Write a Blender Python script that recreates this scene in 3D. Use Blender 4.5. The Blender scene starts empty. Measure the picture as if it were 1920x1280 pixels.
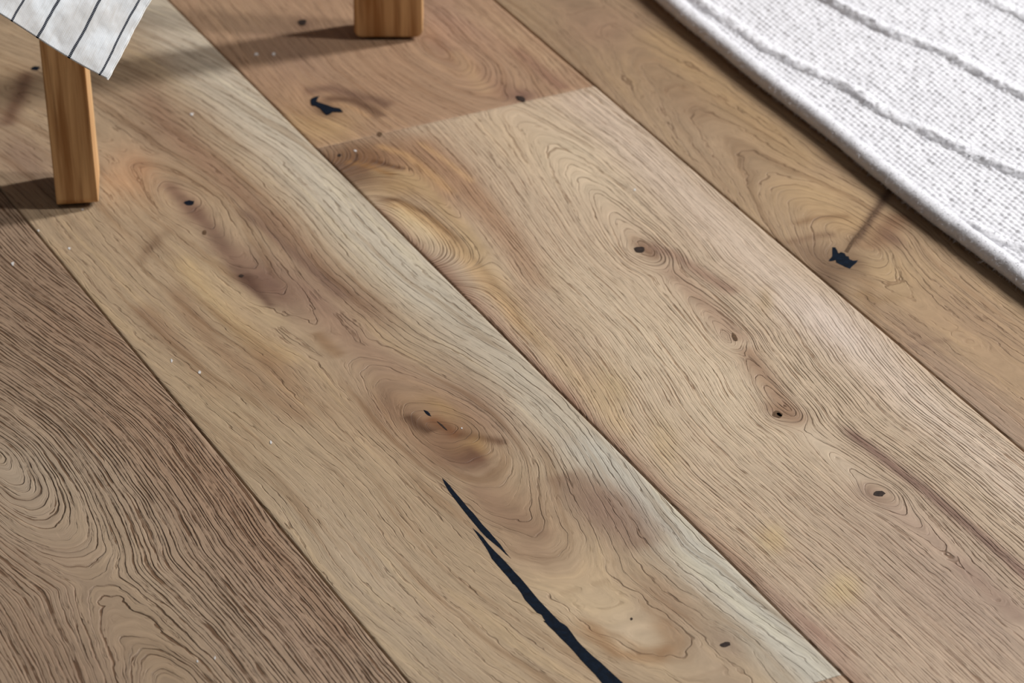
import bpy, bmesh, math, random
import numpy as np
from mathutils import Vector, Matrix

rng = random.Random(7)
nrng = np.random.RandomState(11)
SC = bpy.context.scene
COL = SC.collection

# ------------------------------------------------------------------ camera
# X runs along the planks, Y across them, Z up.  Origin: middle of the view.
OX, OY = 1.902, -0.954
YAW, PITCH, FPX = math.radians(63.352), math.radians(30.057), 7200.0
CAM = np.array([OX, OY, 1.2313])
RGT = np.array([math.cos(YAW), math.sin(YAW), 0.0])
AWAY = np.array([-math.sin(YAW), math.cos(YAW), 0.0])
FWD = AWAY * math.cos(PITCH) + np.array([0, 0, -math.sin(PITCH)])
UPV = np.cross(RGT, FWD)

cam_d = bpy.data.cameras.new('camera')
cam_o = bpy.data.objects.new('camera', cam_d)
COL.objects.link(cam_o)
cam_d.sensor_width = 36.0
cam_d.lens = FPX / 1920.0 * 36.0
cam_d.clip_start = 0.05
rot = Matrix((RGT, UPV, -FWD)).transposed().to_4x4()
cam_o.matrix_world = Matrix.Translation(Vector(CAM)) @ rot
cam_d.dof.use_dof = True
cam_d.dof.focus_distance = 2.33
cam_d.dof.aperture_fstop = 13.0
SC.camera = cam_o

# ------------------------------------------------------------------ light
W = bpy.data.worlds.new('room_light')
SC.world = W
W.use_nodes = True
W.node_tree.nodes['Background'].inputs[0].default_value = (1.0, 0.97, 0.93, 1)
W.node_tree.nodes['Background'].inputs[1].default_value = 0.105


def window_light(name, az_deg, el_deg, dist, sx, sy, power, col):
    az, el = math.radians(az_deg), math.radians(el_deg)
    d = (RGT * math.cos(az) + AWAY * math.sin(az)) * math.cos(el) + np.array([0, 0, math.sin(el)])
    L = bpy.data.lights.new(name, 'AREA')
    L.shape = 'RECTANGLE'
    L.size, L.size_y = sx, sy
    L.energy = power
    L.color = col
    o = bpy.data.objects.new(name, L)
    COL.objects.link(o)
    o.location = Vector(d * dist)
    o.rotation_euler = Vector(-d).to_track_quat('-Z', 'Y').to_euler()
    return o


window_light('window_light', 29, 36, 3.6, 0.30, 1.4, 132, (1.0, 0.985, 0.97))
window_light('window_light', 1, 36, 3.6, 0.30, 1.4, 75, (1.0, 0.985, 0.97))

SC.view_settings.view_transform = 'Standard'
SC.view_settings.look = 'None'
SC.view_settings.gamma = 1.0
SC.view_settings.use_curve_mapping = False
SC.view_settings.exposure = 0.0


# ------------------------------------------------------------------ helpers
def ray(px, py):
    return FWD * FPX + RGT * (px - 960.0) + UPV * (640.0 - py)


def F(px, py, z=0.0):
    """a measured spot of the photograph, on the horizontal plane at height z"""
    d = ray(px, py)
    t = (z - CAM[2]) / d[2]
    p = CAM + d * t
    return np.array([p[0], p[1]])


def s2l(c):
    c = np.asarray(c, float) / 255.0
    return np.where(c <= 0.04045, c / 12.92, ((c + 0.055) / 1.055) ** 2.4)


def hash2(ix, iy, seed):
    h = (ix.astype(np.int64) * 374761393 + iy.astype(np.int64) * 668265263 + seed * 974634777) & 0x7fffffff
    h = ((h ^ (h >> 13)) * 1274126177) & 0x7fffffff
    return ((h ^ (h >> 16)) & 0xffff) / 65535.0


def vnoise(x, y, seed=0):
    ix, iy = np.floor(x), np.floor(y)
    fx, fy = x - ix, y - iy
    ux, uy = fx * fx * fx * (fx * (fx * 6 - 15) + 10), fy * fy * fy * (fy * (fy * 6 - 15) + 10)
    a, b = hash2(ix, iy, seed), hash2(ix + 1, iy, seed)
    c, d = hash2(ix, iy + 1, seed), hash2(ix + 1, iy + 1, seed)
    return (a + (b - a) * ux) * (1 - uy) + (c + (d - c) * ux) * uy


def fbm(x, y, seed=0, o=3):
    s, a, t = 0.0, 1.0, 0.0
    for k in range(o):
        s = s + a * vnoise(x * 2 ** k, y * 2 ** k, seed + 17 * k)
        t += a
        a *= 0.5
    return s / t - 0.5


def sstep(a, b, x):
    t = np.clip((x - a) / (b - a), 0, 1)
    return t * t * (3 - 2 * t)


def link(name, me, mat=None, parent=None, smooth=False):
    o = bpy.data.objects.new(name, me)
    COL.objects.link(o)
    if mat:
        me.materials.append(mat)
    if parent:
        o.parent = parent
    if smooth:
        me.polygons.foreach_set('use_smooth', np.ones(len(me.polygons), bool))
    return o


def mesh_from(verts, faces, name='mesh'):
    me = bpy.data.meshes.new(name)
    me.from_pydata(verts, [], faces)
    me.update()
    return me


def grid_mesh(P, name='grid', close_v=False):
    """P: (nu, nv, 3) array -> quad grid mesh"""
    nu, nv = P.shape[:2]
    idx = np.arange(nu * nv).reshape(nu, nv)
    if close_v:
        idx = np.concatenate([idx, idx[:, :1]], 1)
    q = np.stack([idx[:-1, :-1], idx[1:, :-1], idx[1:, 1:], idx[:-1, 1:]], -1).reshape(-1, 4)
    me = bpy.data.meshes.new(name)
    n = len(q)
    me.vertices.add(nu * nv)
    me.vertices.foreach_set('co', P.reshape(-1).astype(np.float32))
    me.loops.add(n * 4)
    me.loops.foreach_set('vertex_index', q.reshape(-1).astype(np.int32))
    me.polygons.add(n)
    me.polygons.foreach_set('loop_start', (np.arange(n) * 4).astype(np.int32))
    me.polygons.foreach_set('loop_total', np.full(n, 4, np.int32))
    me.update(calc_edges=True)
    me.validate()
    return me


def attr(me, name, typ, data):
    a = me.attributes.new(name, typ, 'POINT')
    key = {'FLOAT': 'value', 'FLOAT_VECTOR': 'vector', 'FLOAT_COLOR': 'color'}[typ]
    a.data.foreach_set(key, np.asarray(data, np.float32).reshape(-1))


def tag(o, label=None, cat=None, group=None, kind=None):
    for k, v in (('label', label), ('category', cat), ('group', group), ('kind', kind)):
        if v:
            o[k] = v
    return o


class NT:
    """tiny node builder"""

    def __init__(self, name):
        self.m = bpy.data.materials.new(name)
        self.m.use_nodes = True
        self.t = self.m.node_tree
        self.t.nodes.clear()
        self.out = self.t.nodes.new('ShaderNodeOutputMaterial')
        self.b = self.t.nodes.new('ShaderNodeBsdfPrincipled')
        self.t.links.new(self.b.outputs[0], self.out.inputs[0])

    def n(self, typ, **kw):
        nd = self.t.nodes.new(typ)
        for k, v in kw.items():
            setattr(nd, k, v)
        return nd

    def set(self, sock, v):
        if isinstance(v, bpy.types.NodeSocket):
            self.t.links.new(v, sock)
        elif v is not None:
            sock.default_value = v

    def attr(self, name):
        return self.n('ShaderNodeAttribute', attribute_name=name)

    def math(self, op, a, b=None, c=None, clamp=False):
        nd = self.n('ShaderNodeMath', operation=op, use_clamp=clamp)
        self.set(nd.inputs[0], a)
        if b is not None:
            self.set(nd.inputs[1], b)
        if c is not None:
            self.set(nd.inputs[2], c)
        return nd.outputs[0]

    def sst(self, v, a, b, lo=0.0, hi=1.0):
        nd = self.n('ShaderNodeMapRange', interpolation_type='SMOOTHSTEP')
        self.set(nd.inputs[0], v)
        self.set(nd.inputs[1], a)
        self.set(nd.inputs[2], b)
        self.set(nd.inputs[3], lo)
        self.set(nd.inputs[4], hi)
        return nd.outputs[0]

    def xyz(self, x, y, z=0.0):
        nd = self.n('ShaderNodeCombineXYZ')
        for i, v in enumerate((x, y, z)):
            self.set(nd.inputs[i], v)
        return nd.outputs[0]

    def noise(self, vec, scale=1.0, detail=2.0, rough=0.5, dist=0.0):
        nd = self.n('ShaderNodeTexNoise')
        self.set(nd.inputs['Vector'], vec)
        nd.inputs['Scale'].default_value = scale
        nd.inputs['Detail'].default_value = detail
        nd.inputs['Roughness'].default_value = rough
        nd.inputs['Distortion'].default_value = dist
        return nd.outputs[0]

    def mix(self, f, a, b, mode='MIX'):
        nd = self.n('ShaderNodeMix', data_type='RGBA', blend_type=mode)
        self.set(nd.inputs[0], f)
        for i, v in ((6, a), (7, b)):
            self.set(nd.inputs[i], (*v, 1) if isinstance(v, (tuple, list)) and len(v) == 3 else v)
        return nd.outputs[2]

    def bump(self, h, strength, dist):
        nd = self.n('ShaderNodeBump')
        nd.inputs['Strength'].default_value = strength
        nd.inputs['Distance'].default_value = dist
        self.set(nd.inputs['Height'], h)
        self.set(self.b.inputs['Normal'], nd.outputs[0])

    def fin(self, col=None, rough=None, spec=None):
        if col is not None:
            self.set(self.b.inputs['Base Color'], (*col, 1) if isinstance(col, tuple) and len(col) == 3 else col)
        if rough is not None:
            self.set(self.b.inputs['Roughness'], rough)
        if spec is not None:
            self.b.inputs['Specular IOR Level'].default_value = spec
        return self.m


# ------------------------------------------------------------------ materials
def mat_oak_floor():
    k = NT('brushed_oak')
    g = k.attr('grain')
    sp = k.n('ShaderNodeSeparateXYZ')
    k.set(sp.inputs[0], g.outputs['Vector'])
    X, R, S = sp.outputs
    tone = k.attr('tone').outputs['Color']
    pore = k.attr('pore').outputs['Fac']
    # irregular spacing of the growth rings
    n1 = k.noise(k.xyz(k.math('MULTIPLY', X, 4.0), k.math('MULTIPLY', R, 0.45), S), 1.0, 3.0, 0.6)
    R2 = k.math('ADD', R, k.math('MULTIPLY', k.math('SUBTRACT', n1, 0.5), 3.4))
    nw = k.noise(k.xyz(k.math('MULTIPLY', X, 70.0), k.math('MULTIPLY', R, 0.8), S), 1.0, 2.0)
    R2 = k.math('ADD', R2, k.math('MULTIPLY', k.math('SUBTRACT', nw, 0.5), 0.55))
    t = k.math('DIVIDE', k.math('FRACT', R2), k.attr('dens').outputs['Fac'])      # distance past the ring, in metres
    wn = k.noise(k.xyz(k.math('MULTIPLY', X, 22.0), k.math('MULTIPLY', k.math('FLOOR', R2), 5.3), k.math('ADD', S, 4.0)), 1.0, 2.0, 0.6)
    wid = k.sst(wn, 0.25, 0.8, 0.00065, 0.00135)
    wid = k.math('MULTIPLY', wid, k.math('MAXIMUM', 1.0, k.math('MULTIPLY', pore, 1.3)))
    line = k.math('MULTIPLY', k.sst(t, 0.0, 0.00022), k.sst(t, 0.0003, wid, 1.0, 0.0))
    dash = k.noise(k.xyz(k.math('MULTIPLY', X, 26.0), k.math('MULTIPLY', k.math('FLOOR', R2), 3.7), S), 1.0, 4.0, 0.7)
    line = k.math('MULTIPLY', line, k.sst(dash, 0.32, 0.58))
    # fine pores between the rings
    fp = k.noise(k.xyz(k.math('MULTIPLY', X, 60.0), k.math('MULTIPLY', R2, 4.2), S), 1.0, 2.0, 0.55)
    fine = k.sst(fp, 0.56, 0.76)
    dark = k.math('ADD', line, k.math('MULTIPLY', fine, 0.45), clamp=True)
    dark = k.math('MULTIPLY', dark, pore, clamp=True)
    # soft streaks along the fibre and pale fibre highlights
    st = k.noise(k.xyz(k.math('MULTIPLY', X, 7.0), k.math('MULTIPLY', R, 0.9), S), 1.0, 4.0, 0.62)
    ff = k.noise(k.xyz(k.math('MULTIPLY', X, 60.0), k.math('MULTIPLY', R, 3.4), k.math('ADD', S, 9.0)), 1.0, 3.0, 0.65)
    lum = k.math('ADD', 1.0, k.math('ADD', k.math('MULTIPLY', k.math('SUBTRACT', st, 0.5), 0.55),
                                    k.math('MULTIPLY', k.math('SUBTRACT', ff, 0.5), 0.50)))
    geo = k.n('ShaderNodeTexCoord')
    mo = k.noise(geo.outputs['Object'], 95.0, 3.0, 0.6)
    lum = k.math('MULTIPLY', lum, k.math('ADD', 0.93, k.math('MULTIPLY', mo, 0.14)))
    cg = k.n('ShaderNodeCombineColor')
    for i in range(3):
        k.set(cg.inputs[i], lum)
    c = k.mix(1.0, tone, cg.outputs[0], 'MULTIPLY')
    # bands of denser, browner and of paler wood that follow the rings
    bd = k.noise(k.xyz(k.math('MULTIPLY', X, 5.0), k.math('MULTIPLY', R, 0.55), k.math('ADD', S, 21.0)), 1.0, 4.0, 0.6, 0.4)
    band = k.attr('band').outputs['Fac']
    c = k.mix(k.math('MULTIPLY', k.sst(bd, 0.50, 0.70), band), c, k.mix(1.0, c, (0.70, 0.62, 0.55), 'MULTIPLY'))
    c = k.mix(k.math('MULTIPLY', k.sst(bd, 0.47, 0.30), band), c, k.mix(1.0, c, (1.16, 1.15, 1.08), 'MULTIPLY'))
    # fine pale scratches and ray flecks across the fibre
    mp = k.n('ShaderNodeMapping')
    k.set(mp.inputs[0], geo.outputs['Object'])
    mp.inputs['Rotation'].default_value = (0, 0, 0.95)
    mp.inputs['Scale'].default_value = (38, 620, 1)
    sc_ = k.noise(mp.outputs[0], 1.0, 1.0, 0.5, 0.2)
    c = k.mix(k.math('MULTIPLY', k.sst(sc_, 0.70, 0.80), 0.35), c, k.mix(1.0, c, (1.35, 1.34, 1.3), 'MULTIPLY'))
    # slight hue drift of the heartwood
    hu = k.noise(geo.outputs['Object'], 22.0, 2.0, 0.5)
    c = k.mix(k.sst(hu, 0.45, 0.75, 0.0, 0.18), c, k.mix(1.0, c, (1.03, 0.95, 0.93), 'MULTIPLY'))
    deep = k.mix(1.0, c, (0.40, 0.31, 0.24), 'MULTIPLY')
    c = k.mix(dark, c, deep)
    k.bump(k.math('ADD', k.math('MULTIPLY', dark, -1.0), k.math('MULTIPLY', ff, 0.35)), 0.75, 0.0009)
    k.fin(c, k.math('ADD', 0.50, k.math('MULTIPLY', dark, 0.3)), 0.32)
    return k.m


def mat_plain(name, col, rough=0.6, spec=0.4, nscale=None, namp=0.15, bump=None):
    k = NT(name)
    c = tuple(float(v) for v in s2l(col))
    g = k.n('ShaderNodeTexCoord')
    if nscale:
        n = k.noise(g.outputs['Object'], nscale, 3.0, 0.6)
        c2 = tuple(v * (1 - namp) for v in c)
        c1 = tuple(v * (1 + namp) for v in c)
        cc = k.mix(k.sst(n, 0.3, 0.7), c2, c1)
        if bump:
            k.bump(n, 0.6, bump)
        return k.fin(cc, rough, spec)
    return k.fin(c, rough, spec)


def mat_oak_leg(name='oiled_oak', s1=(95, 95, 5), s2=(420, 420, 16)):
    k = NT(name)
    g = k.n('ShaderNodeTexCoord')
    mp = k.n('ShaderNodeMapping')
    k.set(mp.inputs[0], g.outputs['Object'])
    mp.inputs['Scale'].default_value = s1
    mp.inputs['Rotation'].default_value = (0.03, 0.05, 0.4)
    a = k.noise(mp.outputs[0], 1.0, 4.0, 0.55, 0.4)
    mp2 = k.n('ShaderNodeMapping')
    k.set(mp2.inputs[0], g.outputs['Object'])
    mp2.inputs['Scale'].default_value = s2
    b = k.noise(mp2.outputs[0], 1.0, 2.0, 0.6)
    lo, mi = s2l((152, 104, 56)), s2l((214, 172, 122))
    c = k.mix(k.sst(a, 0.34, 0.66), tuple(lo), tuple(mi))
    c = k.mix(k.sst(b, 0.52, 0.75, 0.0, 0.45), c, tuple(s2l((112, 70, 34))))
    k.bump(b, 0.2, 0.0004)
    return k.fin(c, 0.42, 0.4)


def mat_wool(name='white_wool', col=(220, 220, 225)):
    k = NT(name)
    g = k.n('ShaderNodeTexCoord')
    n = k.noise(g.outputs['Object'], 900.0, 3.0, 0.7)
    m = k.noise(g.outputs['Object'], 60.0, 2.0, 0.5)
    c = s2l(col)
    cc = k.mix(k.sst(m, 0.3, 0.7), tuple(c * 0.93), tuple(np.minimum(c * 1.04, 0.95)))
    k.bump(n, 0.6, 0.0005)
    k.b.inputs['Sheen Weight'].default_value = 0.25
    k.b.inputs['Sheen Roughness'].default_value = 0.6
    return k.fin(cc, 0.95, 0.1)


def mat_linen(stripes):
    k = NT('striped_linen')
    at = k.attr('cloth')
    sp = k.n('ShaderNodeSeparateXYZ')
    k.set(sp.inputs[0], at.outputs['Vector'])
    A, B, _ = sp.outputs
    # woven thread
    wa = k.math('SINE', k.math('MULTIPLY', A, 2 * math.pi / 0.0011))
    wb = k.math('SINE', k.math('MULTIPLY', B, 2 * math.pi / 0.0011))
    wv = k.math('MULTIPLY', wa, wb)
    nn = k.noise(k.xyz(k.math('MULTIPLY', A, 60.0), k.math('MULTIPLY', B, 900.0)), 1.0, 3.0, 0.6)
    n2 = k.noise(k.xyz(k.math('MULTIPLY', A, 45.0), k.math('MULTIPLY', B, 45.0), 3.0), 1.0, 3.0, 0.5)
    c = k.mix(k.sst(n2, 0.38, 0.62), tuple(s2l((224, 224, 224))), tuple(s2l((243, 247, 251))))
    c = k.mix(k.sst(nn, 0.45, 0.75, 0.0, 0.35), c, tuple(s2l((196, 186, 174))))
    mask = None
    for b0, w in stripes:
        d = k.math('ABSOLUTE', k.math('SUBTRACT', B, b0))
        m = k.sst(d, w * 0.75, w * 1.15, 1.0, 0.0)
        mask = m if mask is None else k.math('MAXIMUM', mask, m)
    dots = k.sst(wa, -0.95, -0.2, 0.62, 1.0)
    c = k.mix(k.math('MULTIPLY', mask, dots), c, tuple(s2l((30, 38, 54))))
    k.bump(k.math('ADD', k.math('MULTIPLY', wv, 0.5), nn), 0.35, 0.0003)
    k.fin(c, 0.9, 0.15)
    tr = k.n('ShaderNodeBsdfTranslucent')
    k.set(tr.inputs[0], c)
    mx = k.n('ShaderNodeMixShader')
    mx.inputs[0].default_value = 0.15
    k.t.links.new(k.b.outputs[0], mx.inputs[1])
    k.t.links.new(tr.outputs[0], mx.inputs[2])
    k.t.links.new(mx.outputs[0], k.out.inputs[0])
    return k.m


M_FLOOR = mat_oak_floor()
M_FILL = mat_plain('black_filler', (6, 18, 32), 0.45, 0.2, 260, 0.4, 0.0003)
M_KNOT = mat_plain('dark_knot', (48, 36, 30), 0.6, 0.3, 400, 0.4, 0.0003)
M_BKNOT = mat_plain('brown_knot', (92, 70, 50), 0.6, 0.3, 500, 0.4, 0.0003)
M_SUB = mat_plain('subfloor', (70, 52, 36), 0.9, 0.1, 40, 0.2)
M_LEG = mat_oak_leg()
M_SEAT = mat_oak_leg('oiled_oak_seat', (4, 60, 60), (14, 380, 380))
M_FELT = mat_plain('dark_felt', (38, 30, 24), 0.95, 0.1, 600, 0.3)
M_WOOL = mat_wool()
M_FLECK = mat_plain('white_fleck', (205, 202, 200), 0.8, 0.2, 300, 0.1)

# ------------------------------------------------------------------ floor
PW = 0.22
Y0 = 0.7337 + OY                     # low edge of the second row in view
ROW = {0: (Y0 - PW, Y0), 1: (Y0, 0.953 + OY), 2: (0.953 + OY, 1.1737 + OY), 3: (1.1737 + OY, 1.1737 + OY + PW)}
for r in (4, 5, 6):
    ROW[r] = (ROW[r - 1][1], ROW[r - 1][1] + PW)
for r in (-1, -2):
    ROW[r] = (ROW[r + 1][0] - PW, ROW[r + 1][0])
XB1 = -2.2051 + OX
XB2 = -1.4888 + OX

floor_me = bpy.data.meshes.new('floor')
bm = bmesh.new()
bmesh.ops.create_cube(bm, size=1.0)
for v in bm.verts:
    v.co = Vector((v.co.x * 3.8 - 0.2, 0.5 * (ROW[-2][0] + ROW[5][1]) + v.co.y * (ROW[5][1] - ROW[-2][0]), -0.026 + v.co.z * 0.02))
bm.to_mesh(floor_me)
bm.free()
floor_o = link('floor', floor_me, M_SUB)
tag(floor_o, 'wide oak plank floor with knots and black filled cracks', None, None, 'structure')


class Tone:
    """the colour figure of a board: base + soft patches + streaks of other wood colour"""

    def __init__(self, X, Y, base, seed):
        self.X, self.Y, self.seed = X, Y, seed
        self.base = s2l(base)
        self.c = np.ones(X.shape + (3,)) * self.base
        self.wx = 0.010 * fbm(X * 14, Y * 45, seed + 5)
        self.wy = 0.012 * fbm(X * 12, Y * 40, seed + 9)

    def final(self):
        return self.base * (self.c / self.base) ** 1.3

    def mixin(self, w, col, s):
        w = np.clip(w * s, 0, 1)[..., None]
        self.c = self.c * (1 - w) + s2l(col) * w

    def blob(self, px, py, L, Wd, col, s=0.8, rot=0.0, warp=1.0, p=1.0):
        c = F(px, py)
        dx, dy = self.X + self.wx * warp * 2 - c[0], self.Y + self.wy * warp - c[1]
        a = math.radians(rot)
        u, v = dx * math.cos(a) + dy * math.sin(a), -dx * math.sin(a) + dy * math.cos(a)
        self.mixin(np.exp(-((u / L) ** 2 + (v / Wd) ** 2) ** p), col, s)

    def streak(self, pts, wid, col, s=0.8, warp=0.5, taper=True):
        P = np.array([F(*q) for q in pts])
        best = np.full(self.X.shape, 9.0)
        tt = np.zeros(self.X.shape)
        n = len(P) - 1
        x, y = self.X + self.wx * warp, self.Y + self.wy * warp
        for i in range(n):
            a, b = P[i], P[i + 1]
            ab = b - a
            L2 = ab @ ab
            t = np.clip(((x - a[0]) * ab[0] + (y - a[1]) * ab[1]) / L2, 0, 1)
            d = np.hypot(x - a[0] - t * ab[0], y - a[1] - t * ab[1])
            k = d < best
            best = np.where(k, d, best)
            tt = np.where(k, (i + t) / n, tt)
        w = np.exp(-(best / wid) ** 2)
        if taper:
            w = w * sstep(0, 0.12, tt) * sstep(1, 0.88, tt)
        self.mixin(w, col, s)


def interp_axis(pts, x):
    P = np.array([F(*q[:2]) for q in pts])
    o = np.argsort(P[:, 0])
    xs, ys = P[o, 0], P[o, 1]
    out = np.interp(x, xs, ys)
    # smooth the polyline a little
    for d in (0.02, 0.04):
        out = (out + np.interp(x - d, xs, ys) + np.interp(x + d, xs, ys)) / 3
    return out


def interp_h(pts, x):
    P = np.array([[F(*q[:2])[0], q[2]] for q in pts])
    o = np.argsort(P[:, 0])
    xs, hs = P[o, 0], P[o, 1]
    return (np.interp(x, xs, hs) + np.interp(x - .006, xs, hs) + np.interp(x + .006, xs, hs)) / 3


def knotwarp(X, Y, knots):
    """fibres part around each knot"""
    Yw = Y.copy()
    for px, py, a, b, s in knots:
        c = F(px, py)
        dx, dy = X - c[0], Y - c[1]
        w = np.exp(-((dx / a) ** 2 + (dy / b) ** 2))
        Yw = Yw - s * dy * w
    return Yw


def make_plank(row, x0, x1, base, seed, dense=True, axis=None, hs=None, ring=0.0025, knots=(), pore=0.7,
               paint=None, porefn=None, wob=1.0, dz=0.0, endgap=0.0002, gain=1.0, band=0.35, burl=None):
    y0, y1 = ROW[row]
    g = 0.00045
    ya, yb = y0 + g, y1 - g
    xa, xb = x0 + endgap, x1 - endgap
    dxs, dys = (0.003, 0.0016) if dense else (0.05, 0.01)
    xi = np.arange(max(xa + 0.004, -0.74), min(xb - 0.004, 0.58), dxs)
    lo = np.arange(xa + 0.004, -0.75, 0.04)
    hi = np.arange(0.59, xb - 0.004, 0.04)
    xs = np.concatenate([lo, xi, hi])
    eb = 0.0004
    xs = np.concatenate([[xa, xa, xa + eb], xs, [xb - eb, xb, xb]])
    bev = 0.0009
    nin = int((yb - ya - 2 * bev) / dys)
    ys = np.concatenate([[ya, ya, ya + bev * .5, ya + bev], np.linspace(ya + bev, yb - bev, nin)[1:-1], [yb - bev, yb - bev * .5, yb, yb]])
    X, Y = np.meshgrid(xs, ys, indexing='ij')
    e = np.minimum(Y - ya, yb - Y)
    ex = np.minimum(X - xa, xb - X)
    Z = dz - 0.0007 * (1 - np.clip(e / bev, 0, 1)) ** 1.5 - 0.0003 * (1 - np.clip(ex / eb, 0, 1))
    Z = Z + 0.00015 * fbm(X * 6, Y * 18, seed)
    Z[0, :] = Z[-1, :] = -0.0155
    Z[:, 0] = Z[:, -1] = -0.0155
    me = grid_mesh(np.stack([X, Y, Z], -1), 'plank')
    # grain field: distance of each spot from the pith that runs below the board
    Yw = knotwarp(X, Y, knots)
    Yw = Yw + wob * (0.006 * fbm(X * 5, Y * 9, seed + 1) + 0.0016 * fbm(X * 22, Y * 40, seed + 2))
    if axis:
        ax, h = interp_axis(axis, X), interp_h(hs, X)
        h = h + 0.0022 * wob * fbm(X * 45, Y * 60, seed + 3)
        phi = np.sqrt((Yw - ax) ** 2 + h ** 2)
    else:
        phi = Yw - y0 + 0.012 * np.sin(X * 2 + seed)
    if burl:
        c, sx, a, b, k0 = F(*burl[0]), burl[1], burl[2], burl[3], burl[4]
        dx, dy = X - c[0], Y - c[1]
        w = np.exp(-((dx / a) ** 4 + (dy / b) ** 4))
        phi = phi * (1 - w) + w * (k0 + np.sqrt((sx * dx) ** 2 + dy ** 2))
    gx, gy = np.gradient(phi / ring)
    dxx, dyy = np.maximum(np.gradient(X, axis=0), 1e-5), np.maximum(np.gradient(Y, axis=1), 1e-5)
    dens = np.clip(np.hypot(gx / dxx, gy / dyy), 90, 1200)
    attr(me, 'dens', 'FLOAT', dens)
    attr(me, 'grain', 'FLOAT_VECTOR', np.stack([X, phi / ring, np.full(X.shape, seed * 3.17)], -1))
    T = Tone(X, Y, base, seed)
    if paint:
        paint(T)
    attr(me, 'tone', 'FLOAT_COLOR', np.concatenate([T.final() * np.array([1.0, 1.01, 1.09]) * gain, np.ones(X.shape + (1,))], -1))
    pr = np.full(X.shape, float(pore))
    if porefn:
        pr = porefn(X, Y, pr)
    attr(me, 'pore', 'FLOAT', pr)
    attr(me, 'band', 'FLOAT', np.full(X.shape, float(band)))
    return link('plank', me, M_FLOOR, floor_o, smooth=True)


# ---- the first board in view, strongly brushed
def paint0(T):
    T.blob(60, 560, .12, .05, (138, 112, 90), .6)
    T.blob(330, 840, .16, .03, (150, 122, 98), .7)
    T.blob(60, 900, .06, .04, (158, 138, 116), .7)
    T.blob(240, 1040, .09, .02, (160, 137, 112), .6)
    T.blob(480, 1030, .14, .022, (144, 116, 92), .6)
    T.blob(560, 1180, .10, .02, (150, 124, 102), .6)
    T.blob(90, 1230, .08, .03, (134, 110, 88), .7)
    T.blob(300, 1230, .06, .02, (146, 122, 96), .6)
    T.streak([(150, 560), (330, 800), (520, 1040), (690, 1250)], .006, (138, 108, 84), .4)


p0 = make_plank(0, -1.30, 0.92, (150, 126, 103), 3, axis=[(-300, 560), (0, 850), (175, 1075), (300, 1260), (500, 1560)],
                hs=[(-300, 560, .06), (-120, 700, .035), (0, 850, .004), (60, 930, .016), (180, 1085, .040), (235, 1180, .034), (300, 1270, .026),
                    (500, 1560, .008)],
                ring=0.0024, pore=1.1, paint=paint0, wob=1.3, gain=np.array([1.17, 1.21, 1.18]))


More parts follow.
